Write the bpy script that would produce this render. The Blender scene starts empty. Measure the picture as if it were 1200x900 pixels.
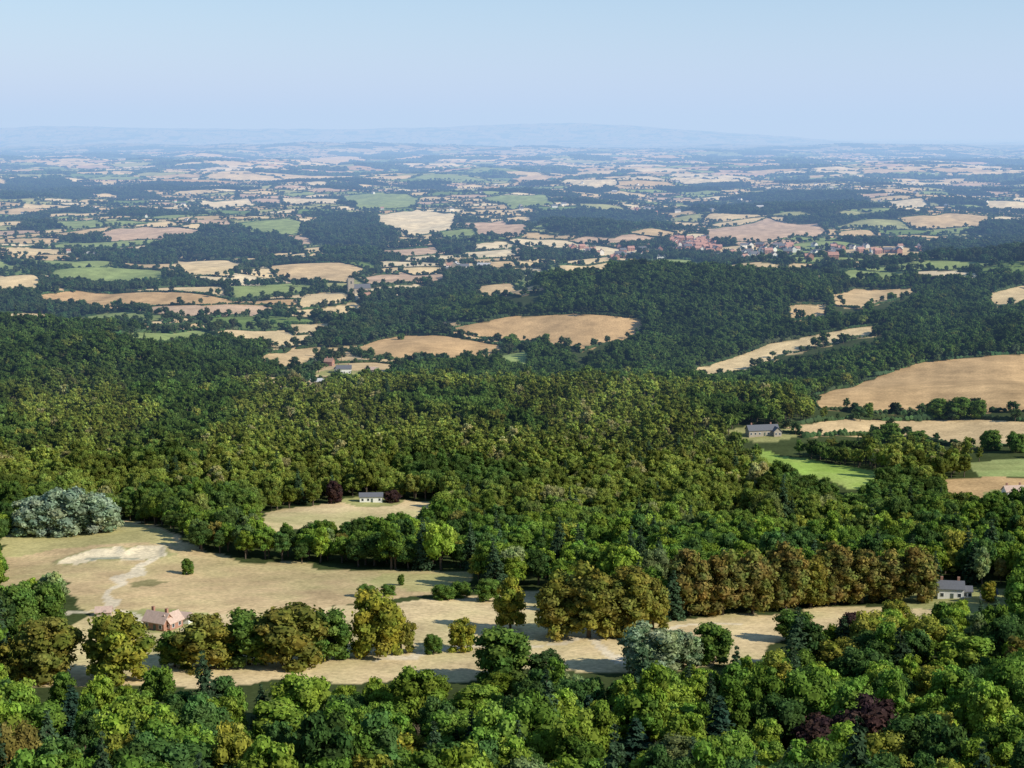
import bpy, bmesh, math, numpy as np
from mathutils import Vector
rng=np.random.default_rng(7)
F=1903.0; PITCH=math.radians(8.72); HC=260.0
scene=bpy.context.scene
scene.view_settings.view_transform='Standard'; scene.view_settings.look='None'; scene.view_settings.exposure=0

# ------------------------------------------------------------ helpers
def sst(a,b,x):
    t=np.clip((x-a)/(b-a),0,1); return t*t*(3-2*t)
def sn(x,y,wl,seed,n=7):
    r=np.random.default_rng(seed); o=0*x; 
    for i in range(n):
        a=r.uniform(0,2*math.pi); k=2*math.pi/(wl*r.uniform(.6,1.6)); p=r.uniform(0,6.28)
        o=o+np.sin((x*math.cos(a)+y*math.sin(a))*k+p)
    return o/(n**.5*1.1)
PY=[-400,-50,-5,0,5,15,30,100,200,300,380,530,680,800,950,1150,1400,1800,2300,3400,6000,12000,95000]
PZ=[150,250,257.8,257.8,255.6,250,242,206,160,122,111,99,86,76,68,64,44,42,44,30,12,2,0]
def G(x,y,cx,cy,sx,sy,h): return h*np.exp(-((x-cx)/sx)**2/2-((y-cy)/sy)**2/2)
def height(x,y):
    x=np.asarray(x,float); y=np.asarray(y,float)
    z=np.interp(y,PY,PZ)
    z=z+G(x,y,165,1940,135,115,46)+G(x,y,900,2250,430,280,52)+G(x,y,-440,1430,150,130,42)+G(x,y,-60,1180,210,90,7)
    z=z+18*sst(150,500,x)*np.exp(-((y-1500)/350)**2)
    z=z+sn(x,y,160,1)*2.4*sst(250,600,y)+sn(x,y,420,2)*2.5*sst(400,900,y)+sn(x,y,300,5)*4.5*sst(900,1500,y)*(1-sst(2600,3600,y))
    z=z+sn(x,y,1500,3)*14*sst(2300,4200,y)+sn(x,y,800,13)*6*sst(2300,4200,y)+sn(x,y,3800,4)*26*sst(6000,14000,y)
    z=z+G(x,y,1300,43000,3000,2500,330)+G(x,y,4400,43000,2600,2500,230)+G(x,y,-2600,42000,2600,2500,260)
    z=z+G(x,y,-11500,39000,3000,3000,350)+G(x,y,-7500,41000,2600,3000,260)+G(x,y,-2600,25000,2000,1500,90)+G(x,y,-700,24000,1700,1300,50)
    z=z+G(x,y,4700,26000,1800,1500,70)+G(x,y,7000,30000,2500,2000,80)+G(x,y,-6000,27000,2300,1500,70)
    return z
TT=np.concatenate([np.linspace(150,3000,1900),np.geomspace(3003,60000,1500)])
def sight(px,py):
    """map bearing/depression of a survey sighting from the hill top to the ground position"""
    a=(px-600)/F; b=(450-py)/F
    d=np.array([a, math.cos(PITCH)+b*math.sin(PITCH), -math.sin(PITCH)+b*math.cos(PITCH)])
    d/=d[1]
    X=d[0]*TT; Y=TT; Z=HC+d[2]*TT
    below=np.nonzero(Z<height(X,Y))[0]
    i=below[0] if len(below) else len(TT)-1
    t=TT[i]
    return (d[0]*t,t)
def poly(*pp): return np.array([sight(a,b) for a,b in pp])
def inpoly(P,x,y):
    r=np.zeros(x.shape,bool)
    m=(x>=P[:,0].min())&(x<=P[:,0].max())&(y>=P[:,1].min())&(y<=P[:,1].max())
    if not m.any(): return r
    xs=x[m]; ys=y[m]; c=np.zeros(xs.shape,bool); n=len(P)
    for i in range(n):
        x1,y1=P[i]; x2,y2=P[i-1]
        if y1==y2: continue
        c^=((y1>ys)!=(y2>ys))&(xs<(x2-x1)*(ys-y1)/(y2-y1)+x1)
    r[m]=c; return r
STRAW=(.72,.55,.30); TAN=(.62,.45,.24); BROWN=(.56,.37,.18); PALE=(.78,.64,.40); GRN=(.28,.34,.12); LGRN=(.32,.44,.09); DGRN=(.17,.24,.07); ROSE=(.58,.41,.27)
fields=[
 (TAN,[(0,632),(60,618),(150,610),(205,625),(240,650),(330,662),(440,668),(555,670),(550,690),(480,700),(400,712),(330,722),(230,724),(100,718),(75,700),(65,678),(0,690)]),
 (STRAW,[(310,600),(430,587),(518,589),(510,606),(420,618),(320,625),(300,612)]),
 (STRAW,[(0,770),(70,745),(110,718),(230,720),(330,722),(400,712),(470,706),(600,694),(635,690),(700,740),(780,728),(900,718),(1000,712),(1095,706),(1092,726),(1000,736),(930,745),(890,776),(830,780),(740,790),(640,788),(560,795),(430,802),(330,798),(220,807),(100,804),(0,808)]),
 (BROWN,[(940,470),(1010,448),(1080,425),(1290,414),(1290,489),(1080,486),(1000,483),(960,480)]),
 (TAN,[(905,505),(1000,491),(1110,490),(1290,503),(1290,526),(1150,525),(1050,512),(950,512)]),
 (STRAW,[(810,432),(900,403),(1040,381),(1042,391),(920,416),(815,446)]),
 (LGRN,[(885,528),(950,539),(1050,556),(1000,575),(940,555),(890,542)]),
 (GRN,[(1130,543),(1290,538),(1290,562),(1150,560)]),
 (BROWN,[(1100,562),(1290,570),(1290,594),(1120,587)]),
 (BROWN,[(520,387),(600,370),(760,375),(745,395),(680,413),(620,402),(560,395)]),
 (BROWN,[(410,412),(470,393),(590,405),(585,418),(500,425),(430,420)]),
 (TAN,[(300,420),(340,410),(380,405),(375,425),(330,435)]),
 (TAN,[(380,427),(440,425),(500,430),(440,440),(400,445),(370,453),(350,452)]),
 (TAN,[(975,345),(1000,338),(1085,338),(1060,350),(1010,362),(975,357)]),
 (TAN,[(925,358),(975,357),(970,373),(925,376)]),
 (STRAW,[(1155,345),(1215,331),(1215,352),(1165,361)]),
 (BROWN,[(45,345),(90,340),(200,342),(350,351),(350,359),(240,358),(50,359)]),
 (STRAW,[(-20,315),(50,328),(45,345),(-20,347)]),
 (GRN,[(120,390),(210,388),(260,398),(180,404)]),
 (STRAW,[(335,380),(390,378),(385,392),(345,393)]),
 (TAN,[(180,384),(235,378),(250,386),(200,391)]),
 (TAN,[(300,312),(400,308),(430,316),(410,332),(340,330)]),
 (STRAW,[(205,305),(270,306),(290,312),(270,326),(215,324),(200,314)]),
 (GRN,[(60,318),(130,312),(195,318),(190,332),(110,336),(60,330)]),
 (ROSE,[(415,325),(470,318),(530,322),(520,334),(430,335)]),
 (TAN,[(555,337),(600,332),(640,338),(610,348),(565,350)]),
 (PALE,[(440,252),(490,245),(535,250),(530,270),(480,278),(445,268)]),
 (ROSE,[(540,262),(590,258),(622,266),(610,278),(560,276)]),
 (ROSE,[(820,270),(900,255),(925,262),(960,262),(970,275),(900,284),(830,284)]),
 (TAN,[(1050,256),(1110,250),(1165,254),(1150,266),(1070,268)]),
 (GRN,[(280,262),(340,256),(362,262),(350,276),(310,278),(285,272)]),
 (GRN,[(400,230),(450,226),(492,232),(480,244),(420,246)]),
 (GRN,[(560,232),(640,228),(650,240),(600,246)]),
 (GRN,[(60,262),(110,258),(125,266),(80,270)]),
 (PALE,[(655,215),(700,210),(725,216),(700,224)]),
 (PALE,[(330,232),(400,234),(395,240),(335,240)]),
 (ROSE,[(110,275),(170,266),(240,270),(225,282),(130,284)]),
 (PALE,[(780,210),(840,208),(870,214),(800,216)]),
 (PALE,[(230,236),(290,232),(310,240),(250,246)]),
 (STRAW,[(650,312),(720,306),(760,309),(700,320),(660,318)]),
 (STRAW,[(360,186),(420,184),(430,188),(365,191)]),
 (PALE,[(1040,236),(1080,232),(1090,242),(1050,248)]),
 (PALE,[(1150,236),(1215,233),(1215,248),(1170,250)]),
 (TAN,[(980,272),(1020,270),(1040,278),(1000,284)]),
 (STRAW,[(350,292),(400,289),(410,296),(360,300)]),
 (ROSE,[(430,294),(510,290),(530,298),(450,303)]),
 (PALE,[(540,296),(600,292),(615,300),(560,304)]),
 (TAN,[(550,308),(600,306),(610,314),(560,317)]),
]
fields=[(np.array(c),poly(*p)) for c,p in fields]
clearings=[]   # small lawns round buildings
def lawn(px,py,r,up=1.0):
    x,y=sight(px,py); a=np.linspace(0,2*math.pi,14)[:-1]
    clearings.append((np.array([.34,.33,.13]),np.stack([x+r*np.cos(a),y+r*up*np.sin(a)],1)))
for q in [(190,730,18),(435,588,15),(1117,702,22),(893,508,22),(1188,581,16),(402,437,22),(384,428,16),(411,337,22)]: lawn(*q)
clearings.append((np.array([.36,.33,.20]),poly((785,284),(805,280),(832,282),(842,290),(830,296),(795,295))))
woodsP=[poly(*p) for p in [
 [(190,278),(250,268),(340,280),(355,292),(300,303),(230,302),(200,292)],
 [(340,268),(400,255),(440,262),(470,280),(440,290),(370,286)],
 [(10,212),(70,208),(110,222),(60,232),(0,228)],
 [(420,350),(520,340),(600,355),(520,372),(430,368)],
 [(880,232),(960,226),(1020,236),(980,252),(900,250)],
 [(620,255),(680,246),(760,254),(790,268),(720,280),(640,272)],
 [(1080,290),(1215,280),(1215,300),(1100,305)],
]]
track=poly((118,718),(140,697),(138,688),(152,676),(168,664),(182,655))
bunker=poly((78,656),(100,649),(125,644),(150,646),(172,642),(198,643),(202,650),(178,655),(150,659),(120,657),(90,662))
bunker2=poly((105,653),(125,651),(150,652),(168,655),(150,657),(115,656))
green1=poly((0,632),(60,620),(150,612),(200,626),(215,640),(150,636),(80,642),(0,655))
green2=poly((440,672),(552,672),(545,688),(490,694),(440,690))
dark_streak=poly((150,684),(172,680),(198,681),(180,687),(155,688))  # narrow dark streak, painted into the field colour only
edge_path=poly((60,720),(120,716),(230,742),(300,745),(400,765),(500,770))
edge_path2=poly((690,742),(705,765),(722,778))
edge_path3=poly((440,775),(520,762),(600,760),(700,748),(860,730))

def vor(x,y,s,seed,ang,asp):
    c,s_=math.cos(ang),math.sin(ang)
    wx=x+sn(x,y,1500,seed+50)*70; wy=y+sn(x,y,1500,seed+51)*70
    u=(wx*c+wy*s_)/s; v=(-wx*s_+wy*c)/(s*asp)
    iu=np.floor(u).astype(np.int64); iv=np.floor(v).astype(np.int64)
    f1=np.full(x.shape,1e9); f2=np.full(x.shape,1e9); idd=np.zeros(x.shape,np.int64)
    for a in(-1,0,1):
        for b in(-1,0,1):
            ku=iu+a; kv=iv+b
            h=((ku*73856093)^(kv*19349663)^(seed*83492791))&0x7fffffff
            h=(h*1103515245+12345)&0x7fffffff
            r1=(h%1009)/1009.; r2=((h//1009)%997)/997.
            d=np.sqrt((u-ku-.1-.8*r1)**2+(v-kv-.1-.8*r2)**2)
            m=d<f1; f2=np.where(m,f1,np.minimum(f2,d)); idd=np.where(m,h//7,idd); f1=np.where(m,d,f1)
    return idd,(f2-f1)*.5*s
PAL=np.array([STRAW,PALE,TAN,ROSE,BROWN,GRN,DGRN,(.38,.38,.16)])
def patch(x,y):
    i1,e1=vor(x,y,165.,11,.5,1.15); i2,e2=vor(x,y,380.,12,.3,1.0)
    far=y>8500
    idd=np.where(far,i2,i1); e=np.where(far,e2,e1)
    q=(idd%1000)/1000.
    w=sn(x,y,1800,31)*.5
    wood=q<(.15+.13*w)
    r=((idd//1000)%1000)/1000.
    k=np.searchsorted([.24,.42,.58,.67,.72,.84,.91],r)
    return idd,e,wood,PAL[k]
def forestmask(x,y):
    """continuous woodland on the near ground and wooded hills"""
    w=sn(x,y,260,41)*60
    m=(y<1290+w)|((x>-90)&(y<1480+w))
    m|=(x>20+w*.6+ (y-1300)*.12)&(y<2060+w)
    m|=G(x,y,-440,1430,150,140,1)>.22
    m|=G(x,y,165,1940,150,125,1)>.2
    return m
def infields(x,y,small=True):
    r=np.zeros(x.shape,bool)
    for c,P in fields: r|=inpoly(P,x,y)
    if small:
        for c,P in clearings: r|=inpoly(P,x,y)
    return r
def segdist(P,x,y):
    d=np.full(x.shape,1e9)
    for i in range(len(P)-1):
        a=P[i];b=P[i+1]; ab=b-a
        t=np.clip(((x-a[0])*ab[0]+(y-a[1])*ab[1])/(ab@ab),0,1)
        d=np.minimum(d,np.hypot(x-a[0]-t*ab[0],y-a[1]-t*ab[1]))
    return d

# ------------------------------------------------------------ terrain
ys=np.concatenate([np.arange(-80,250,5.),np.geomspace(250,95000,1150)])
NC=801; us=np.linspace(-1,1,NC)
Y=np.repeat(ys[:,None],NC,1); X=us[None,:]*(170+.42*np.maximum(Y,0))
x=X.ravel(); y=Y.ravel(); z=height(x,y)
wx=x+sn(x,y,25,61)*2.5; wy=y+sn(x,y,25,62)*3.5
idd,e,wood,fc=patch(x,y)
FOREST=np.array([.060,.078,.028])
col=fc.copy()
col*= (1+.10*sn(x,y,90,71)+.06*sn(x,y,400,72))[:,None]
moor=(sst(18000,27000,y)*.8)[:,None]; col=col*(1-moor)+np.array([.20,.21,.14])*moor
hw=np.where(y>8500,12,np.where(y>5000,6,4.))
hedge=(e<hw)|wood
fm=forestmask(x,y)
for P in woodsP: hedge|=inpoly(P,x,y)
col[hedge|fm]=FOREST
infld=np.zeros(x.shape,bool)
for c,P in fields+clearings:
    m=inpoly(P,wx,wy); infld|=m
    xx=x[m];yy=y[m]
    n1=sn(xx,yy,60,81); n2=sn(xx,yy,22,82); n3=sn(xx,yy,130,83)
    cc=c[None,:]*(1+.10*n1+.06*n2)[:,None]
    g=np.clip(.18+.28*n3+.15*n2,0,.6)[:,None]*(yy<1000)[:,None]
    cc=cc*(1-g)+np.array([.38,.38,.15])*g
    # faint cultivation lines on arable fields
    ang=(P[0,0]*.013)%3.14; st=np.sin((xx*math.cos(ang)+yy*math.sin(ang))*2*math.pi/14)*.035*(yy>1000)*(yy<3500)
    col[m]=cc*(1+st)[:,None]
near=y<900
def paint(mask,c,a=1.): col[mask]=col[mask]*(1-a)+np.array(c)*a
def npoly(P): 
    m=np.zeros(x.shape,bool); m[near]=inpoly(P,wx[near],wy[near]); return m
paint(npoly(green1),(.38,.40,.14),.55); paint(npoly(green2),(.36,.38,.13),.45)
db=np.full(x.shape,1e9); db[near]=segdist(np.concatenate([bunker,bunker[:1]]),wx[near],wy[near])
mb_=npoly(bunker); paint(mb_,(.80,.67,.44),.95); paint((db<1.6)&~mb_,(.36,.35,.15),.8); paint(npoly(bunker2),(.26,.28,.20),.85); paint(npoly(dark_streak),(.20,.19,.08),.8)
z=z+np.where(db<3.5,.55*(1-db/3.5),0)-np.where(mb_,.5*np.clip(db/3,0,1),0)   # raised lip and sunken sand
for P,w in((track,1.7),(edge_path,1.4),(edge_path2,1.4),(edge_path3,1.3)):
    d=np.full(x.shape,1e9); d[near]=segdist(P,wx[near],wy[near]); paint(d<w,(.78,.67,.49),.7)
col=np.clip(col,0.01,.95)
nr=len(ys); idx=np.arange(nr*NC).reshape(nr,NC)
quads=np.stack([idx[:-1,:-1],idx[:-1,1:],idx[1:,1:],idx[1:,:-1]],-1).reshape(-1,4)
me=bpy.data.meshes.new('terrain'); me.vertices.add(len(x)); me.vertices.foreach_set('co',np.stack([x,y,z],1).astype(np.float32).ravel())
me.loops.add(quads.size); me.loops.foreach_set('vertex_index',quads.ravel().astype(np.int32))
me.polygons.add(len(quads)); me.polygons.foreach_set('loop_start',np.arange(0,quads.size,4,dtype=np.int32))
me.polygons.foreach_set('use_smooth',np.ones(len(quads),bool))
me.update(calc_edges=True)
ca=me.color_attributes.new('landcover','FLOAT_COLOR','POINT'); ca.data.foreach_set('color',np.concatenate([col,np.ones((len(x),1))],1).astype(np.float32).ravel())
terrain=bpy.data.objects.new('terrain_countryside',me); scene.collection.objects.link(terrain)

def newmat(name):
    m=bpy.data.materials.new(name); m.use_nodes=True; nt=m.node_tree; nt.nodes.clear()
    o=nt.nodes.new('ShaderNodeOutputMaterial'); return m,nt,o
m,nt,o=newmat('ground_landcover'); N=nt.nodes.new; L=nt.links.new
at=N('ShaderNodeAttribute'); at.attribute_name='landcover'
geo=N('ShaderNodeNewGeometry'); cur=at.outputs['Color']
for sc,lo,hi,det in((.05,.78,1.22,6),(.6,.75,1.25,4)):
    n=N('ShaderNodeTexNoise'); n.inputs['Scale'].default_value=sc; n.inputs['Detail'].default_value=det; n.inputs['Roughness'].default_value=.65
    L(geo.outputs['Position'],n.inputs['Vector'])
    mr=N('ShaderNodeMapRange'); mr.inputs['From Min'].default_value=.3; mr.inputs['From Max'].default_value=.7; mr.inputs['To Min'].default_value=lo; mr.inputs['To Max'].default_value=hi
    L(n.outputs['Fac'],mr.inputs['Value'])
    vm=N('ShaderNodeVectorMath'); vm.operation='SCALE'; L(cur,vm.inputs[0]); L(mr.outputs[0],vm.inputs['Scale']); cur=vm.outputs[0]
bs=N('ShaderNodeBsdfDiffuse'); L(cur,bs.inputs['Color']); L(bs.outputs[0],o.inputs['Surface']); me.materials.append(m)

# ------------------------------------------------------------ materials
def simple(name,c,noise=.12,scale=1.5,rough=.9):
    m,nt,o=newmat(name); N=nt.nodes.new; L=nt.links.new
    tc=N('ShaderNodeTexCoord'); n=N('ShaderNodeTexNoise'); n.inputs['Scale'].default_value=scale; n.inputs['Detail'].default_value=5
    L(tc.outputs['Object'],n.inputs['Vector']); mx=N('ShaderNodeMix'); mx.data_type='RGBA'
    mx.inputs[6].default_value=(*[v*(1-noise*1.6) for v in c],1); mx.inputs[7].default_value=(*[min(.9,v*(1+noise*1.6)) for v in c],1)
    L(n.outputs['Fac'],mx.inputs[0]); b=N('ShaderNodeBsdfPrincipled'); b.inputs['Roughness'].default_value=rough
    L(mx.outputs[2],b.inputs['Base Color']); L(b.outputs[0],o.inputs['Surface']); return m
bark=simple('bark',(.10,.075,.05),.25,3)
def leafmat(name,ca=None,cb=None):
    m,nt,o=newmat(name); N=nt.nodes.new; L=nt.links.new
    if ca is None:
        a=N('ShaderNodeAttribute'); a.attribute_type='INSTANCER'; a.attribute_name='tint'; c=a.outputs['Color']
    else:
        tc=N('ShaderNodeTexCoord'); n=N('ShaderNodeTexNoise'); n.inputs['Scale'].default_value=.45; n.inputs['Detail'].default_value=3
        oi=N('ShaderNodeObjectInfo'); ad=N('ShaderNodeVectorMath'); L(tc.outputs['Object'],ad.inputs[0]); L(oi.outputs['Location'],ad.inputs[1]); L(ad.outputs[0],n.inputs['Vector'])
        mr=N('ShaderNodeMapRange'); mr.inputs['From Min'].default_value=.38; mr.inputs['From Max'].default_value=.62; L(n.outputs['Fac'],mr.inputs['Value'])
        mx=N('ShaderNodeMix'); mx.data_type='RGBA'; mx.inputs[6].default_value=(*ca,1); mx.inputs[7].default_value=(*cb,1); L(mr.outputs[0],mx.inputs[0]); c=mx.outputs[2]
    s=N('ShaderNodeAttribute'); s.attribute_name='shade'
    vm=N('ShaderNodeVectorMath'); vm.operation='MULTIPLY'; L(c,vm.inputs[0]); L(s.outputs['Vector'],vm.inputs[1])
    d=N('ShaderNodeBsdfDiffuse'); t=N('ShaderNodeBsdfTranslucent'); ms=N('ShaderNodeMixShader'); ms.inputs[0].default_value=.25
    L(vm.outputs[0],d.inputs['Color']); L(vm.outputs[0],t.inputs['Color']); L(d.outputs[0],ms.inputs[1]); L(t.outputs[0],ms.inputs[2]); L(ms.outputs[0],o.inputs['Surface'])
    return m
leaf_inst=leafmat('leaves_woodland')

# ------------------------------------------------------------ tree prototypes (12 m tall, 5 m crown radius)
def ico(sub):
    b=bmesh.new(); bmesh.ops.create_icosphere(b,subdivisions=sub,radius=1); v=np.array([w.co[:] for w in b.verts]); f=[[w.index for w in q.verts] for q in b.faces]; b.free(); return v,f
ICO={1:ico(1),2:ico(2)}
def cyl(p,q,r0,r1,n=7):
    p=np.array(p,float);q=np.array(q,float); d=q-p; d/=np.linalg.norm(d); a=np.cross(d,[.3,.9,.1]); a/=np.linalg.norm(a); b=np.cross(d,a)
    t=np.linspace(0,2*math.pi,n+1)[:-1]; ring=np.cos(t)[:,None]*a+np.sin(t)[:,None]*b
    return np.concatenate([p+ring*r0,q+ring*r1]),[[i,(i+1)%n,n+(i+1)%n,n+i] for i in range(n)]
class MB:
    def __init__(s): s.v=[];s.f=[];s.m=[];s.s=[];s.n=0
    def add(s,v,f,mi,sh):
        s.v.append(np.asarray(v)); s.f+=[[i+s.n for i in q] for q in f]; s.m+=[mi]*len(f)
        sh=np.asarray(sh,float); s.s.append(np.broadcast_to(sh,(len(v),3)) if sh.ndim<2 else sh); s.n+=len(v)
    def mesh(s,name,mats):
        me=bpy.data.meshes.new(name); me.from_pydata(np.concatenate(s.v).tolist(),[],s.f)
        me.polygons.foreach_set('material_index',np.array(s.m,np.int32))
        a=me.attributes.new('shade','FLOAT_VECTOR','POINT'); a.data.foreach_set('vector',np.concatenate(s.s).astype(np.float32).ravel())
        for k in mats: me.materials.append(k)
        me.update(); return me
def leaves(mb,c,n,size,r,sh):
    k=len(c); n=n+r.normal(0,.45,(k,3)); n/=np.linalg.norm(n,axis=1)[:,None]
    t=np.cross(n,r.normal(0,1,(k,3))); t/=np.linalg.norm(t,axis=1)[:,None]; b=np.cross(n,t)
    s=size*r.uniform(.6,1.3,(k,1)); w=s*r.uniform(.5,.9,(k,1)); dn=n*s*.25
    V=np.stack([c+t*s,c+b*w+dn,c-t*s,c-b*w-dn*.3],1).reshape(-1,3)
    f=np.arange(4*k).reshape(k,4).tolist()
    mb.add(V,f,0,np.repeat(sh,4,0))
def tree(name,seed,H=12.,R=5.,puffs=30,lp=100,size=.34,zc=.60,rz=.38,pr=(.28,.44),sub=2,mat=leaf_inst,limbs=6,squash=1.,low=.75):
    r=np.random.default_rng(seed); mb=MB(); C=np.array([0,0,zc*H])
    v,f=cyl((0,0,-1.5),(0,0,zc*H),.42,.2); mb.add(v,f,1,1)
    for i in range(limbs):
        a=r.uniform(0,6.28); q=(math.cos(a)*R*.6,math.sin(a)*R*.6,zc*H+r.uniform(-.5,.25)*rz*H); v,f=cyl((0,0,H*r.uniform(.15,.4)),q,.17,.05,5); mb.add(v,f,1,1)
    for i in range(puffs):
        g=i*2.39996+r.uniform(-.4,.4); zz=1-(1+low)*(i+.5)/puffs+r.uniform(-.08,.08); zz=np.clip(zz,-.95,1); rr=math.sqrt(max(0,1-zz*zz))
        if low>.8 and zz<0: rr=max(rr,.82)
        k=r.uniform(.55,.86) if i%4 else r.uniform(.2,.5)
        P=C+np.array([rr*math.cos(g)*R*k,rr*math.sin(g)*R*k,zz*rz*H*(k+.1)])
        pR=R*r.uniform(*pr); asp=np.array([1,1,r.uniform(.65,.9)*squash])
        hue=r.uniform(.76,1.26); tint=np.array([hue*r.uniform(.90,1.14),hue,hue*r.uniform(.85,1.1)])
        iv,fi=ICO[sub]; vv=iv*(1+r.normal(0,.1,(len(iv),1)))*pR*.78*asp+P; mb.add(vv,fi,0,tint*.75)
        d=r.normal(0,1,(lp,3)); d[:,2]+=.25; d/=np.linalg.norm(d,axis=1)[:,None]
        c=P+d*asp*pR*r.uniform(.78,1.18,(lp,1))
        leaves(mb,c,d,size,r,tint*r.uniform(.72,1.3,(lp,1)))
    return mb.mesh(name,[mat,bark])
def conifer(name,seed,H=14.,R=3.2,tiers=16,lp=60,size=.36,mat=leaf_inst):
    r=np.random.default_rng(seed); mb=MB()
    v,f=cyl((0,0,-1.5),(0,0,H),.32,.03); mb.add(v,f,1,1)
    for i in range(tiers):
        t=i/(tiers-1); z0=H*(.10+.88*t); rad=R*(1-t)**.85+.15; nb=max(4,int(9*(1-t))+3)
        for b in range(nb):
            a=r.uniform(0,6.28); rl=rad*r.uniform(.75,1.12); e=np.array([math.cos(a)*rl,math.sin(a)*rl,z0-.28*rl]); v,f=cyl((0,0,z0),e,.05,.02,3); mb.add(v,f,1,1)
            k=int(lp*rl/R/1.6)+5; s=r.uniform(.15,1,(k,1)); c=np.array([0,0,z0])*(1-s)+e*s+r.normal(0,.16+.10*rl*.6,(k,3))*np.array([1,1,.5])
            d=np.tile([math.cos(a)*.5,math.sin(a)*.5,.9],(k,1)); h=r.uniform(.8,1.2)
            leaves(mb,c,d,size,r,np.ones(3)*h*r.uniform(.8,1.2,(k,1)))
    return mb.mesh(name,[mat,bark])
def clump(name,seed):
    r=np.random.default_rng(seed); mb=MB()
    for i in range(9):
        P=np.array([r.uniform(-20,20),r.uniform(-12,12),r.uniform(2,6)]); iv,fi=ICO[2]; mb.add(iv*(1+r.normal(0,.12,(len(iv),1)))*np.array([8,8,6.5])*r.uniform(.7,1.25)+P,fi,0,np.ones(3)*r.uniform(.75,1.2))
    return mb.mesh(name,[leaf_inst])
def hedgeseg(name,seed):
    r=np.random.default_rng(seed); mb=MB()
    for i in range(9):
        P=np.array([-12+3*i+r.uniform(-.8,.8),r.uniform(-.5,.5),r.uniform(.5,1.3)]); iv,fi=ICO[1]; s=r.uniform(.8,1.3)*(1.5 if r.uniform()<.12 else 1); mb.add(iv*(1+r.normal(0,.12,(len(iv),1)))*np.array([2.3,1.6,1.7])*s+P,fi,0,np.ones(3)*r.uniform(.8,1.2))
    return mb.mesh(name,[leaf_inst])
near_m=[tree('broadleaf_a',1),tree('broadleaf_b',2,R=5.4,puffs=34,zc=.58),tree('broadleaf_c',3,R=4.6,puffs=28,pr=(.25,.4)),tree('broadleaf_d',4,R=5.2,puffs=40,pr=(.20,.34),lp=80),tree('broadleaf_e',5,R=4.0,H=13.5,rz=.42),tree('broadleaf_f',6,R=4.8,puffs=44,pr=(.18,.32),lp=75,rz=.40),tree('broadleaf_g',7,R=3.4,H=14,rz=.45,zc=.55,puffs=30,pr=(.3,.46),lp=80)]
mid_m=[tree('wood_mid_%d'%i,20+i,puffs=15,lp=26,size=.62,sub=1,limbs=2,pr=(.32,.48),R=4.6+.3*i) for i in range(4)]
spire_m=[tree('wood_slim_%d'%i,30+i,puffs=13,lp=26,size=.5,sub=1,limbs=2,R=2.9,H=13,rz=.44,zc=.55,pr=(.35,.55)) for i in range(3)]
far_m=[tree('wood_far_%d'%i,40+i,puffs=8,lp=8,size=1.2,sub=1,limbs=0,pr=(.42,.6)) for i in range(4)]
con_m=[conifer('conifer_a',50),conifer('conifer_b',51,R=3.8),conifer('conifer_c',52,H=13,R=2.8)]
clump_m=[clump('clump_%d'%i,60+i) for i in range(4)]
hedge_m=[hedgeseg('hedge_%d'%i,65+i) for i in range(3)]

LEAFGAIN=np.array([1.98,1.80,1.50])
def scatter(name,protos,x,y,sc,tint,hsc=None,sink=0.,rotz=None):
    n=len(x); z=height(x,y)-sink
    me=bpy.data.meshes.new(name); me.vertices.add(n); me.vertices.foreach_set('co',np.stack([x,y,z],1).astype(np.float32).ravel())
    hs=sc*(rng.uniform(.80,1.26,n) if hsc is None else hsc)
    a=me.attributes.new('scl','FLOAT_VECTOR','POINT'); a.data.foreach_set('vector',np.stack([sc,sc*rng.uniform(.9,1.1,n),hs],1).astype(np.float32).ravel())
    a=me.attributes.new('rot','FLOAT_VECTOR','POINT'); a.data.foreach_set('vector',np.stack([rng.normal(0,.04,n),rng.normal(0,.04,n),rng.uniform(0,6.28,n) if rotz is None else rotz],1).astype(np.float32).ravel())
    a=me.attributes.new('idx','INT','POINT'); a.data.foreach_set('value',rng.integers(0,len(protos),n).astype(np.int32))
    a=me.attributes.new('tint','FLOAT_COLOR','POINT'); a.data.foreach_set('color',np.concatenate([np.clip(tint*LEAFGAIN,.005,.6),np.ones((n,1))],1).astype(np.float32).ravel())
    me.update(); ob=bpy.data.objects.new(name,me); scene.collection.objects.link(ob)
    ng=bpy.data.node_groups.new(name,'GeometryNodeTree'); ng.interface.new_socket('Geometry',in_out='INPUT',socket_type='NodeSocketGeometry'); ng.interface.new_socket('Geometry',in_out='OUTPUT',socket_type='NodeSocketGeometry')
    N=ng.nodes.new; L=ng.links.new; gi=N('NodeGroupInput'); go=N('NodeGroupOutput'); jn=N('GeometryNodeJoinGeometry')
    for pm in protos:
        po=bpy.data.objects.get('proto_'+pm.name) or bpy.data.objects.new('proto_'+pm.name,pm)
        oi=N('GeometryNodeObjectInfo'); oi.inputs['Object'].default_value=po; g2=N('GeometryNodeGeometryToInstance'); L(oi.outputs['Geometry'],g2.inputs[0]); L(g2.outputs[0],jn.inputs[0])
    ip=N('GeometryNodeInstanceOnPoints'); L(gi.outputs[0],ip.inputs['Points']); L(jn.outputs[0],ip.inputs['Instance']); ip.inputs['Pick Instance'].default_value=True
    def na(nm,dt):
        q=N('GeometryNodeInputNamedAttribute'); q.data_type=dt; q.inputs['Name'].default_value=nm; return q.outputs['Attribute']
    L(na('idx','INT'),ip.inputs['Instance Index']); er=N('FunctionNodeEulerToRotation'); L(na('rot','FLOAT_VECTOR'),er.inputs[0]); L(er.outputs[0],ip.inputs['Rotation']); L(na('scl','FLOAT_VECTOR'),ip.inputs['Scale']); L(ip.outputs[0],go.inputs[0])
    md=ob.modifiers.new('instances','NODES'); md.node_group=ng
    print(name,n); return ob

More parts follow.
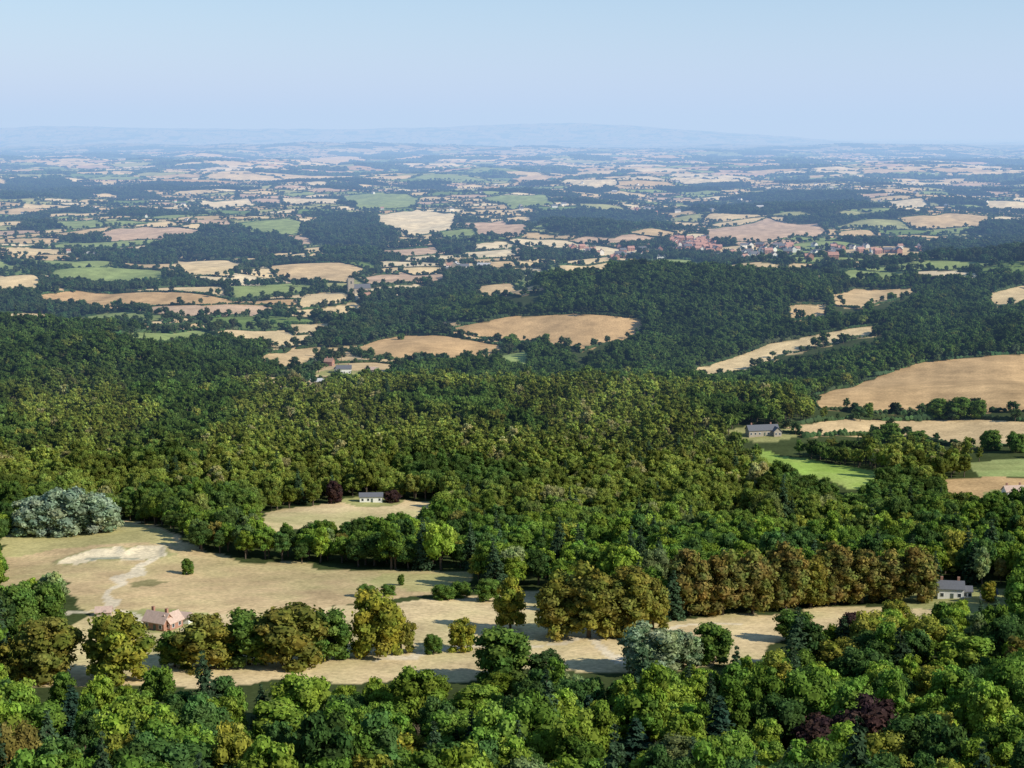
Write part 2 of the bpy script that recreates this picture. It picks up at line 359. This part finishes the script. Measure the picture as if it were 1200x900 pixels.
# ------------------------------------------------------------ individual trees (surveyed first so the woodland leaves room for them)
SP={'oak_tree':((.058,.105,.022),(.095,.148,.030)),'lime_tree':((.13,.158,.025),(.21,.195,.03)),'olive_green_maple_tree':((.11,.125,.025),(.155,.14,.03)),
 'horse_chestnut_tree':((.155,.118,.035),(.10,.118,.030)),'copper_beech_tree':((.030,.018,.019),(.052,.031,.025)),'whitebeam_tree':((.14,.195,.12),(.22,.27,.18)),
 'willow_tree':((.14,.19,.09),(.19,.23,.13)),'ash_tree':((.10,.165,.025),(.15,.205,.03)),'spruce_tree':((.02,.045,.028),(.032,.062,.038)),'yew_tree':((.03,.062,.02),(.05,.08,.025))}
SPM={k:leafmat('leaves_'+k,*[tuple(q*1.6 for q in c) for c in v]) for k,v in SP.items()}
full=[tree('fieldtree_%d'%i,70+i,R=5,puffs=44,zc=.47,rz=.48,pr=(.25,.38),lp=90,low=.95) for i in range(4)]
tall=[tree('talltree_%d'%i,80+i,R=4.,H=13,puffs=44,zc=.48,rz=.47,pr=(.28,.42),lp=85,low=.95) for i in range(3)]
keep=[]
def put(sp,px,py,h,w,kind=None,front=0):
    x,y=sight(px,py); z=float(height(x,y)); d=math.hypot(y,HC-z); Hm=h/F*d*1.0; Wm=w/F*d
    keep.append((x,y,Wm/2+(2.8 if y<520 else 1.5))); 
    if y<520: keep.append((x,y-9,Wm/2))
    if sp=='spruce_tree': me=con_m[int(rng.integers(3))]; H0=14.;W0=6.6
    else:
        me=(tall if h>w*1.15 else full)[int(rng.integers(3 if h>w*1.15 else 4))]; H0=11.8 if h<=w*1.15 else 12.8; W0=11 if h<=w*1.15 else 9
    ob=bpy.data.objects.new(sp,me); scene.collection.objects.link(ob); ob.location=(x,y,z-.2); s=Wm/W0; ob.scale=(s,s*float(rng.uniform(.9,1.1)),Hm/H0); ob.rotation_euler=(0,0,float(rng.uniform(0,6.28)))
    ob.material_slots[0].link='OBJECT'; ob.material_slots[0].material=SPM[sp]
T=[('olive_green_maple_tree',55,798,80,88),('lime_tree',140,798,80,92),('olive_green_maple_tree',15,800,50,55),('oak_tree',205,782,45,50),('olive_green_maple_tree',243,782,64,88),('oak_tree',292,780,66,78),('olive_green_maple_tree',338,780,76,92),('oak_tree',382,774,60,66),
('lime_tree',443,770,82,74),('olive_green_maple_tree',470,765,45,40),('lime_tree',541,763,40,38),('oak_tree',508,766,24,24),('lime_tree',598,738,64,42),('oak_tree',590,800,68,80),('yew_tree',640,800,40,50),('willow_tree',762,790,62,76),('willow_tree',800,782,45,50),('oak_tree',836,778,50,50),
('oak_tree',20,745,65,60),('oak_tree',55,735,55,50),('yew_tree',-8,770,80,60),('oak_tree',35,770,50,50),
('olive_green_maple_tree',652,747,76,58),('olive_green_maple_tree',690,748,88,66),('olive_green_maple_tree',735,745,84,66),('olive_green_maple_tree',765,738,62,44),
('horse_chestnut_tree',808,722,82,56),('horse_chestnut_tree',846,721,76,56),('horse_chestnut_tree',882,719,78,58),('horse_chestnut_tree',920,716,80,58),('olive_green_maple_tree',950,712,62,44),('horse_chestnut_tree',978,709,74,56),('horse_chestnut_tree',1010,707,66,50),('horse_chestnut_tree',1042,706,64,52),('horse_chestnut_tree',1076,705,66,52),
('lime_tree',1050,742,38,44),('copper_beech_tree',1005,752,34,48),('oak_tree',930,752,40,50),
('copper_beech_tree',960,905,66,80),('copper_beech_tree',1018,900,85,100),('copper_beech_tree',1062,903,50,60),
('whitebeam_tree',42,628,50,62),('whitebeam_tree',80,626,58,70),('whitebeam_tree',118,624,48,60),
('copper_beech_tree',392,590,28,20),('copper_beech_tree',460,589,15,22),('oak_tree',220,673,20,16),('oak_tree',470,686,14,10),
('lime_tree',1158,706,26,22),('spruce_tree',85,868,66,50),('spruce_tree',118,905,60,44),('spruce_tree',60,900,56,44),('spruce_tree',205,895,60,44),('spruce_tree',395,880,66,46),('ash_tree',22,862,70,62),('spruce_tree',842,900,85,60),('spruce_tree',745,905,70,60),('spruce_tree',690,870,60,40),('lime_tree',1100,830,50,60),
('ash_tree',160,870,60,70),('ash_tree',930,880,40,44),('ash_tree',330,880,60,80),('lime_tree',1190,890,50,70),('willow_tree',1110,905,45,70),('lime_tree',470,905,50,60),('ash_tree',1130,800,60,80),('ash_tree',560,850,50,70),
('oak_tree',1098,491,26,34),('oak_tree',1125,491,28,36),('oak_tree',1146,491,24,24),('oak_tree',1017,491,20,16),('oak_tree',1042,520,26,30),('oak_tree',1075,525,22,30),('oak_tree',1025,522,20,22),('oak_tree',1160,528,26,30),('oak_tree',1190,530,26,26),
('oak_tree',599,412,22,22),('oak_tree',430,700,16,26),('oak_tree',455,698,14,22),('oak_tree',520,702,18,30),('oak_tree',540,700,20,28),('oak_tree',572,705,30,34),('oak_tree',1018,364,12,14),('oak_tree',1045,352,10,14),('oak_tree',470,398,8,10),('oak_tree',640,398,8,10)]
for t in T: put(*t)

def jgrid(y0,y1,s,hwf,off,jit=.42):
    Yg=np.arange(y0,y1,s*.87); out=[]
    for i,yy in enumerate(Yg):
        w=hwf*yy+off; xs=np.arange(-w,w,s)+(i%2)*s*.5; out.append(np.stack([xs,np.full(len(xs),yy)],1))
    P=np.concatenate(out); P+=rng.uniform(-jit,jit,P.shape)*s; return P[:,0],P[:,1]
def blocked(x,y,h):
    b=infields(x,y); z=height(x,y)
    for f in(.55,1.0):
        k=(HC-z)/(HC-z-h*f); b|=infields(x*k,y*k)
    for kx,ky,kr in keep: b|=(x-kx)**2+(y-ky)**2<kr*kr
    return b
# ---- forest colours
def tint_near(x,y):
    n=len(x); r=rng.uniform(0,1,n); nz=sn(x,y,70,91)
    base=np.tile([.074,.138,.027],(n,1)); 
    base=np.where((r<.24)[:,None],[.112,.176,.029],base); base=np.where((r>.70)[:,None],[.038,.080,.026],base)
    base=np.where(((r>.60)&(r<.65))[:,None],[.148,.170,.035],base); base=np.where(((r>.675)&(r<.70))[:,None],[.12,.17,.08],base)
    base=np.where(((r>.70)&(r<.715))[:,None],[.12,.11,.035],base)
    return base*np.clip(1+.18*nz+rng.normal(0,.15,n),.4,1.6)[:,None]
def tint_mid(x,y):
    n=len(x); r=rng.uniform(0,1,n); pl=plant(x,y)
    base=np.array([.050,.092,.026])*(1-pl[:,None])+np.array([.112,.152,.036])*pl[:,None]
    base=np.where(((r<.07)&(pl>.5))[:,None],[.165,.175,.085],base); base=np.where((r>.84)[:,None],base*.58,base)
    base=np.where(((r>.78)&(r<.82))[:,None],[.12,.145,.04],base)
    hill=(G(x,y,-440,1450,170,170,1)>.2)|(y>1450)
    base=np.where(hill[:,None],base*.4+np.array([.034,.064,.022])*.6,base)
    return base*np.clip(1+.20*sn(x,y,90,93)+.14*sn(x,y,35,94)+rng.normal(0,.19,n),.35,1.7)[:,None]
def plant(x,y): return sst(.0,.5,sn(x,y,200,92)*.7+G(x,y,-40,980,240,190,.9)-.05)*(1-sst(1200,1300,y))
def tint_far(n): return np.array([.031,.055,.026])*(1+rng.normal(0,.25,(n,1)))*(1+rng.normal(0,.08,(n,3)))
def gaps(x,y): return (sn(x,y,45,96)>-1.45)

# near canopy
x,y=jgrid(262,620,8.7,.40,70); sc=rng.uniform(.68,1.3,len(x))*(1+.16*sn(x,y,60,97)); sc=np.clip(sc,.55,1.55)
k=forestmask(x,y)&~blocked(x,y,12*sc*1.02); x,y,sc=x[k],y[k],sc[k]
c=rng.uniform(0,1,len(x))<.09+.10*(sn(x,y,90,98)>.6)+.10*((x<-60)&(y<460))
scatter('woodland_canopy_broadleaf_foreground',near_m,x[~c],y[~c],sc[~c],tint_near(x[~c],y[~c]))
scatter('woodland_conifers_foreground',con_m,x[c],y[c],sc[c]*1.12,np.array([.032,.060,.034])*(1+rng.normal(0,.2,(c.sum(),1))))
x,y=jgrid(620,900,7.9,.40,60); sc=np.clip(rng.uniform(.62,1.12,len(x))*(1+.14*sn(x,y,70,97)),.5,1.3); k=forestmask(x,y)&~blocked(x,y,12*sc)&gaps(x,y); x,y,sc=x[k],y[k],sc[k]
t1=tint_near(x,y); t2=tint_mid(x,y); f=sst(600,850,y)[:,None]; tt=(t1*(1-f)+t2*f)
c=rng.uniform(0,1,len(x))<.03+.15*(sn(x,y,80,98)>.9)
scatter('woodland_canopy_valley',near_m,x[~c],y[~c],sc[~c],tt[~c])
vx,vy,vs=x[c],y[c],sc[c]
x,y=jgrid(900,2400,7.7,.38,60); sc=np.clip(rng.uniform(.55,1.08,len(x))*(1+.13*sn(x,y,80,97)),.45,1.25); fmk=forestmask(x,y)
k=fmk&~blocked(x,y,11*sc)&gaps(x,y); x,y,sc=x[k],y[k],sc[k]
pl=(plant(x,y)>.55); c=(rng.uniform(0,1,len(x))<.02+.25*(sn(x,y,110,98)>1.0))&(y<1700)
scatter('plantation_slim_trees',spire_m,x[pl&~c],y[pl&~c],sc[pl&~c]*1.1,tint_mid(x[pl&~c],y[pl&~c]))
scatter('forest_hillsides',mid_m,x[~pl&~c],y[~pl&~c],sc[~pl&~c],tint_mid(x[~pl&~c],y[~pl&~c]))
vx=np.concatenate([vx,x[c]]);vy=np.concatenate([vy,y[c]]);vs=np.concatenate([vs,sc[c]])
scatter('forest_conifers',con_m,vx,vy,vs*1.12,np.array([.030,.056,.030])*(1+rng.normal(0,.2,(len(vx),1))))
# patchwork country
def pw(y0,y1,s,ncand,ew):
    x,y=jgrid(y0,y1,s,.37,60); i,e,w,_=patch(x,y)
    for P in woodsP: w=w|inpoly(P,x,y)
    k=w&~forestmask(x,y)&~infields(x,y); X1,Y1=x[k],y[k]
    yy=np.sqrt(rng.uniform(y0*y0,y1*y1,ncand)); xx=rng.uniform(-1,1,ncand)*(.37*yy+60)
    i,e,w,_=patch(xx,yy); k=(e<ew)&~forestmask(xx,yy)&~infields(xx,yy)
    return X1,Y1,xx[k],yy[k]
a,b,c_,d=pw(1250,3000,8.5,75000,3.5)
x=np.concatenate([a,c_]);y=np.concatenate([b,d]); sc=np.concatenate([rng.uniform(.6,1.05,len(a)),rng.uniform(.35,.9,len(c_))])
# parkland and garden trees scattered among the small fields
qx=rng.uniform(-900,900,6000); qy=rng.uniform(1290,2600,6000); k=(sn(qx,qy,200,95)>.3)&~infields(qx,qy)&~forestmask(qx,qy); x=np.concatenate([x,qx[k]]);y=np.concatenate([y,qy[k]]);sc=np.concatenate([sc,rng.uniform(.5,1,k.sum())])
scatter('copses_and_hedgerow_trees',mid_m,x,y,sc,tint_far(len(x))*1.2)
a,b,c_,d=pw(3000,9000,15,170000,5)
x=np.concatenate([a,c_]);y=np.concatenate([b,d]); sc=np.concatenate([rng.uniform(.9,1.4,len(a)),rng.uniform(.3,1.0,len(c_))])
scatter('distant_woods_and_hedgerows',far_m,x,y,sc,tint_far(len(x)))
a,b,c_,d=pw(9000,26000,60,85000,16)
x=np.concatenate([a,c_]);y=np.concatenate([b,d]); sc=np.concatenate([rng.uniform(1,1.7,len(a)),rng.uniform(.35,.9,len(c_))])
scatter('far_tree_belts',clump_m,x,y,sc,tint_far(len(x)))
# continuous hedges aligned with the field boundaries
nc=230000; yy=np.sqrt(rng.uniform(1300**2,8400**2,nc)); xx=rng.uniform(-1,1,nc)*(.36*yy+60)
i,e0,w,_=patch(xx,yy); k=(e0<3)&~w; xx,yy,e0=xx[k],yy[k],e0[k]; k=~forestmask(xx,yy)&~infields(xx,yy); xx,yy=xx[k],yy[k]
hd=[patch(xx+7*math.cos(a),yy+7*math.sin(a))[1]+patch(xx-7*math.cos(a),yy-7*math.sin(a))[1] for a in np.arange(12)*math.pi/12]
ra=np.argmin(np.stack(hd),0)*math.pi/12

# hedgerow round the surveyed fields
hx=[];hy=[];sx=[];sy=[];sr=[]
for c,P in fields:
    far=P[:,1].mean()
    if far<1000: continue
    for i in range(len(P)):
        a=P[i-1];b=P[i]; Ls=np.linalg.norm(b-a); n=int(Ls/(15 if far<3000 else 22))
        if n<1 or Ls>3000: continue
        t=rng.uniform(0,1,n)[:,None]; q=a+(b-a)*t+rng.normal(0,3.5,(n,2)); hx.append(q[:,0]);hy.append(q[:,1])
        n=int(Ls/20); t=((np.arange(n)+.5)/max(n,1))[:,None]; q=a+(b-a)*t; sx.append(q[:,0]);sy.append(q[:,1]);sr.append(np.full(n,math.atan2(b[1]-a[1],b[0]-a[0])))
hx=np.concatenate(hx);hy=np.concatenate(hy); scatter('field_edge_trees',mid_m,hx,hy,rng.uniform(.25,.85,len(hx)),tint_far(len(hx))*1.25)
xx=np.concatenate([xx]+sx);yy=np.concatenate([yy]+sy);ra=np.concatenate([ra]+sr)
scatter('field_hedges',hedge_m,xx,yy,rng.uniform(.8,1.25,len(xx)),tint_far(len(xx))*1.15,rotz=ra)

# ------------------------------------------------------------ buildings
M_brick=simple('brick',(.36,.19,.13),.15,2); M_redroof=simple('clay_tile_roof',(.42,.24,.17),.2,1.5); M_paleroof=simple('weathered_tile_roof',(.52,.38,.30),.2,1.5); M_white=simple('white_render',(.80,.78,.72),.05,1); M_slate=simple('slate_roof',(.13,.135,.15),.15,2)
M_glass=simple('window_glass',(.04,.05,.06),.1,1,.15); M_door=simple('door_paint',(.10,.13,.10),.1,2); M_stone=simple('sandstone',(.40,.34,.26),.15,1); M_frame=simple('window_frame',(.8,.8,.78),.03,1); M_tin=simple('pale_sheet_roof',(.50,.50,.50),.1,1)
def mk(name,vs,fs,mat,parent):
    me=bpy.data.meshes.new(name); me.from_pydata([tuple(v) for v in vs],[],fs); me.materials.append(mat); me.update(); o=bpy.data.objects.new(name,me); scene.collection.objects.link(o); o.parent=parent; return o
def boxes(lst):
    V=[];Fc=[]
    for (x0,x1,y0,y1,z0,z1) in lst:
        n=len(V); V+=[(x0,y0,z0),(x1,y0,z0),(x1,y1,z0),(x0,y1,z0),(x0,y0,z1),(x1,y0,z1),(x1,y1,z1),(x0,y1,z1)]
        Fc+=[[n+i for i in q] for q in((0,3,2,1),(4,5,6,7),(0,1,5,4),(1,2,6,5),(2,3,7,6),(3,0,4,7))]
    return V,Fc
def gable(cx,cy,Lx,Wy,hw,hr,along='x'):
    a,b=Lx/2,Wy/2
    V=[(-a,-b,-2),(a,-b,-2),(a,b,-2),(-a,b,-2),(-a,-b,hw),(a,-b,hw),(a,b,hw),(-a,b,hw),(-a,0,hw+hr),(a,0,hw+hr)]
    Fw=[[0,1,5,4],[2,3,7,6],[1,2,6,9,5],[3,0,4,8,7]]
    o=.45; s=hr/b; e=.25; zl=hw-o*s+.06; zt=hw+hr+.06
    Rv=[];Rf=[]
    for sg in(-1,1):
        n=len(Rv); Rv+=[(-a-o,sg*(b+o),zl),(a+o,sg*(b+o),zl),(a+o,0,zt),(-a-o,0,zt),(-a-o,sg*(b+o),zl+e),(a+o,sg*(b+o),zl+e),(a+o,0,zt+e),(-a-o,0,zt+e)]
        Rf+=[[n+i for i in q] for q in((0,3,2,1),(4,5,6,7),(0,1,5,4),(1,2,6,5),(3,0,4,7))]
    f=(lambda p:(p[0]+cx,p[1]+cy,p[2])) if along=='x' else (lambda p:(-p[1]+cx,p[0]+cy,p[2]))
    return [f(p) for p in V],Fw,[f(p) for p in Rv],Rf
def house(name,px,py,rot,blocks,wall,roof,storeys=2,chim=True,xy=None):
    x,y=xy if xy else sight(px,py); e=bpy.data.objects.new(name,None); scene.collection.objects.link(e); e.location=(x,y,float(height(x,y))); e.rotation_euler=(0,0,math.radians(rot))
    for i,(cx,cy,Lx,Wy,hw,hr,al) in enumerate(blocks):
        V,Fw,Rv,Rf=gable(cx,cy,Lx,Wy,hw,hr,al); mk('walls_%d'%i,V,Fw,wall,e); mk('roof_%d'%i,Rv,Rf,roof,e)
        hx,hy=(Lx/2,Wy/2) if al=='x' else (Wy/2,Lx/2); wn=[];fr=[]
        for s in range(storeys):
            z0=.9+2.6*s
            if z0+1.3>hw: break
            k=max(2,int(2*hx/2.8))
            for j in range(k):
                u=cx-hx+(j+.5)*2*hx/k
                if s==0 and j==k//2 and i==0: continue
                for sg in(-1,1):
                    yy=cy+sg*hy; fr.append((u-.65,u+.65,min(yy,yy+sg*.05),max(yy,yy+sg*.05),z0-.1,z0+1.35)); wn.append((u-.52,u+.52,min(yy+sg*.052,yy+sg*.08),max(yy+sg*.052,yy+sg*.08),z0,z0+1.22))
            for j in range(max(1,int(2*hy/3.2))):
                u=cy-hy+(j+.5)*2*hy/max(1,int(2*hy/3.2))
                for sg in(-1,1):
                    xx=cx+sg*hx; fr.append((min(xx,xx+sg*.05),max(xx,xx+sg*.05),u-.65,u+.65,z0-.1,z0+1.35)); wn.append((min(xx+sg*.052,xx+sg*.08),max(xx+sg*.052,xx+sg*.08),u-.52,u+.52,z0,z0+1.22))
        mk('window_frames_%d'%i,*boxes(fr),M_frame,e); mk('windows_%d'%i,*boxes(wn),M_glass,e)
        if i==0:
            mk('door',*boxes([(cx-.1,cx+.95,cy-hy-.09,cy-hy-.01,0,2.1)]),M_door,e)
            if chim: mk('chimney',*boxes([(cx+hx*.55,cx+hx*.55+.9,cy+.5,cy+1.3,hw,hw+hr+1.4),(cx-hx*.75,cx-hx*.75+.9,cy+.5,cy+1.3,hw,hw+hr+1.4)]),M_brick,e)
    return e
house('brick_farmhouse',186,737,-28,[(0,0,8.5,5,2.9,2.6,'x'),(3.2,2.6,6.5,4.2,2.7,2.3,'y')],M_brick,M_paleroof,1)
house('white_outbuilding',214,730,-15,[(0,0,6,3.4,2.3,1.2,'x')],M_white,M_paleroof,1,False)
house('stone_barn',122,722,8,[(0,0,5,3.4,1.6,1.3,'x')],M_stone,M_paleroof,1,False)
house('white_pavilion',435,588,4,[(0,0,11.5,5,3.0,1.5,'x')],M_white,M_slate,1,False)
house('white_cottage',1113,700,-8,[(0,0,9,5,3.8,2.1,'x'),(5.9,.5,3,3.8,2.8,1.3,'x')],M_white,M_slate)
house('white_garage',1158,703,0,[(0,0,5,3.6,2.4,1.3,'x')],M_white,M_slate,1,False)
house('slate_farmhouse',893,510,12,[(0,0,20,7,3.6,2.8,'x'),(8,-4,6,5,3.2,2.2,'y')],M_stone,M_slate)
house('white_cottage',1188,583,10,[(0,0,11,5.5,3.8,2.3,'x')],M_white,M_paleroof)
house('white_farmhouse',403,438,5,[(0,0,13,6,4.6,2.6,'x'),(-6,3.5,7,5,4,2.2,'y')],M_white,M_slate)
house('brick_cottage',386,429,-20,[(0,0,8,5.5,4.4,2.6,'x')],M_brick,M_redroof)
house('farm_barn',372,451,10,[(0,0,11,6,3.2,2,'x')],M_stone,M_tin,1,False)
house('farm_barn',436,437,-10,[(0,0,11,6,3.2,2,'x')],M_stone,M_paleroof,1,False)
# church
x,y=sight(411,344); e=bpy.data.objects.new('stone_church',None); scene.collection.objects.link(e); e.location=(x,y,float(height(x,y))); e.rotation_euler=(0,0,.3)
V,Fw,Rv,Rf=gable(15,0,22,9,7,5,'x'); mk('nave_walls',V,Fw,M_stone,e); mk('nave_roof',Rv,Rf,M_slate,e)
mk('tower',*boxes([(-4,4,-4,4,-2,19)]),M_stone,e)
mk('battlements',*boxes([(a,a+1.2,b,b+.5,19.002,20.3) for a in(-4,-1.6,.8,2.8) for b in(-4.01,3.51)]+[(b,b+.5,a,a+1.2,19.002,20.3) for a in(-2.6,-.4,1.6) for b in(-4.01,3.51)]),M_stone,e)
mk('belfry_windows',*boxes([(-.8,.8,-4.06,-4.003,13,16.5),(-4.06,-4.003,-.8,.8,13,16.5),(4.003,4.06,-.8,.8,13,16.5),(-.6,.6,-4.06,-4.003,5,7.5)]),M_glass,e)
mk('nave_windows',*boxes([(7+5*i,8.2+5*i,s*4.53-.03,s*4.53+.03,2,5) for i in range(4) for s in(-1,1)]),M_glass,e)
# village houses: single-mesh houses in several designs
def vmesh(nm,L_,W_,h,r,wall,roof,wing):
    bl=[gable(0,0,L_,W_,h,r,'x')]+([gable(L_*.2,W_*.45,W_,W_*.7,h*.9,r*.8,'y')] if wing else [])
    V=[];Fs=[];mi=[]
    for v,f,rv,rf in bl:
        n=len(V); V+=v; Fs+=[[i+n for i in q] for q in f]; mi+=[0]*len(f); n=len(V); V+=rv; Fs+=[[i+n for i in q] for q in rf]; mi+=[1]*len(rf)
    w=[]
    for j in range(3):
        for s in(.9,3.4):
            u=-L_/2+(j+.5)*L_/3; w.append((u-.6,u+.6,-W_/2-.05,-W_/2-.004,s,s+1.3)); w.append((u-.6,u+.6,W_/2+.004,W_/2+.05,s,s+1.3))
    w.append((-.4,.6,-W_/2-.08,-W_/2-.06,0,2.1)); v,f=boxes(w); n=len(V); V+=v; Fs+=[[i+n for i in q] for q in f]; mi+=[2]*len(f)
    v,f=boxes([(L_*.3,L_*.3+.9,-.4,.5,h,h+r+1.3)]); n=len(V); V+=v; Fs+=[[i+n for i in q] for q in f]; mi+=[3]*len(f)
    me=bpy.data.meshes.new(nm); me.from_pydata(V,[],Fs); me.polygons.foreach_set('material_index',np.array(mi,np.int32))
    for k in(wall,roof,M_glass,M_brick): me.materials.append(k)
    me.update(); return me
M_redroof2=simple('red_tile_roof',(.44,.24,.18),.15,1)
VM=[vmesh('vh0',12,7,5,3.2,M_brick,M_redroof2,1),vmesh('vh1',10,7,5,3,M_brick,M_redroof2,0),vmesh('vh2',14,7,5,3,M_white,M_slate,1),vmesh('vh3',9,6.5,5,3,M_white,M_redroof,0),vmesh('vh4',18,9,4.6,3,M_stone,M_tin,0),vmesh('vh5',13,7,5,3,M_brick,M_slate,1)]
VN=['brick_house','brick_house','white_house','white_house','farm_barn','brick_house']
def vill(px,py,w,h,n,ch):
    for i in range(n):
        a=px+rng.uniform(-w,w); b=py+rng.uniform(-h,h); x,y=sight(a,b)
        if y<1800: continue
        k=int(rng.choice(ch)); o=bpy.data.objects.new(VN[k],VM[k]); scene.collection.objects.link(o); s=float(rng.uniform(1.0,1.3)); o.scale=(s,s,s); o.location=(x,y,float(height(x,y))+.5); o.rotation_euler=(0,0,float(rng.choice([.2,1.77])+rng.normal(0,.2)))
vill(814,288,28,7,75,[0,1,0,1,5,3]); vill(720,298,60,7,34,[0,2,3,5,1]); vill(930,297,60,8,40,[0,2,3,5,2]); vill(1040,292,40,6,16,[0,2,3,5]); vill(860,302,30,5,14,[2,3,0])
vill(110,300,60,5,8,[2,3,4]); vill(560,320,60,6,8,[2,3,4]); vill(600,230,250,20,18,[2,3,4]); vill(150,240,150,20,14,[2,3,4]); vill(1000,225,180,20,22,[2,3,4]); vill(480,350,60,6,4,[2,3]); vill(730,250,40,6,8,[2,3,0])

# ------------------------------------------------------------ atmosphere, light, camera
b=bmesh.new(); bmesh.ops.create_cube(b,size=1); me=bpy.data.meshes.new('haze'); b.to_mesh(me); b.free()
hz=bpy.data.objects.new('sky_atmosphere_haze',me); scene.collection.objects.link(hz); TOP=1600.; BOT=-400.; Y0=900.; Y1=130000.
hz.scale=(240000,Y1-Y0,TOP-BOT); hz.location=(0,(Y0+Y1)/2,(TOP+BOT)/2)
m,nt,o=newmat('haze'); N=nt.nodes.new; L=nt.links.new
SIG=np.array([.60,.82,1.15])/14500.; HAZE=np.array([.52,.675,.89])
ab=N('ShaderNodeVolumeAbsorption'); mxs=SIG.max(); ab.inputs['Density'].default_value=float(mxs); ab.inputs['Color'].default_value=(*[float(1-s/mxs) for s in SIG],1)
em=N('ShaderNodeEmission'); E=SIG*HAZE; em.inputs['Color'].default_value=(*[float(v) for v in E/E.max()],1); em.inputs['Strength'].default_value=float(E.max())  # emission stands in for skylight scattered by the haze
ad=N('ShaderNodeAddShader'); L(ab.outputs[0],ad.inputs[0]); L(em.outputs[0],ad.inputs[1]); L(ad.outputs[0],o.inputs['Volume']); me.materials.append(m)

S=Vector((.82,-.40,.60)).normalized(); el=math.asin(S.z)
w=bpy.data.worlds.new('World'); scene.world=w; w.use_nodes=True; nt=w.node_tree; bg=nt.nodes['Background']; sk=nt.nodes.new('ShaderNodeTexSky'); sk.sky_type='NISHITA'; sk.sun_disc=False
sk.sun_elevation=el; sk.sun_rotation=math.atan2(S.x,S.y); sk.ozone_density=4; sk.dust_density=.1; nt.links.new(sk.outputs[0],bg.inputs[0]); bg.inputs[1].default_value=.125
ld=bpy.data.lights.new('sun','SUN'); ld.energy=5.0; ld.angle=math.radians(.5); ld.color=(1,.95,.84); lo=bpy.data.objects.new('sun',ld); scene.collection.objects.link(lo); lo.rotation_euler=(-S).to_track_quat('-Z','Y').to_euler()
cd=bpy.data.cameras.new('camera'); cd.lens=36*F/1200; cd.sensor_width=36; cd.clip_end=200000; cd.clip_start=1; co=bpy.data.objects.new('camera',cd); scene.collection.objects.link(co)
co.location=(0,0,HC); co.rotation_euler=(math.pi/2-PITCH,0,0); scene.camera=co
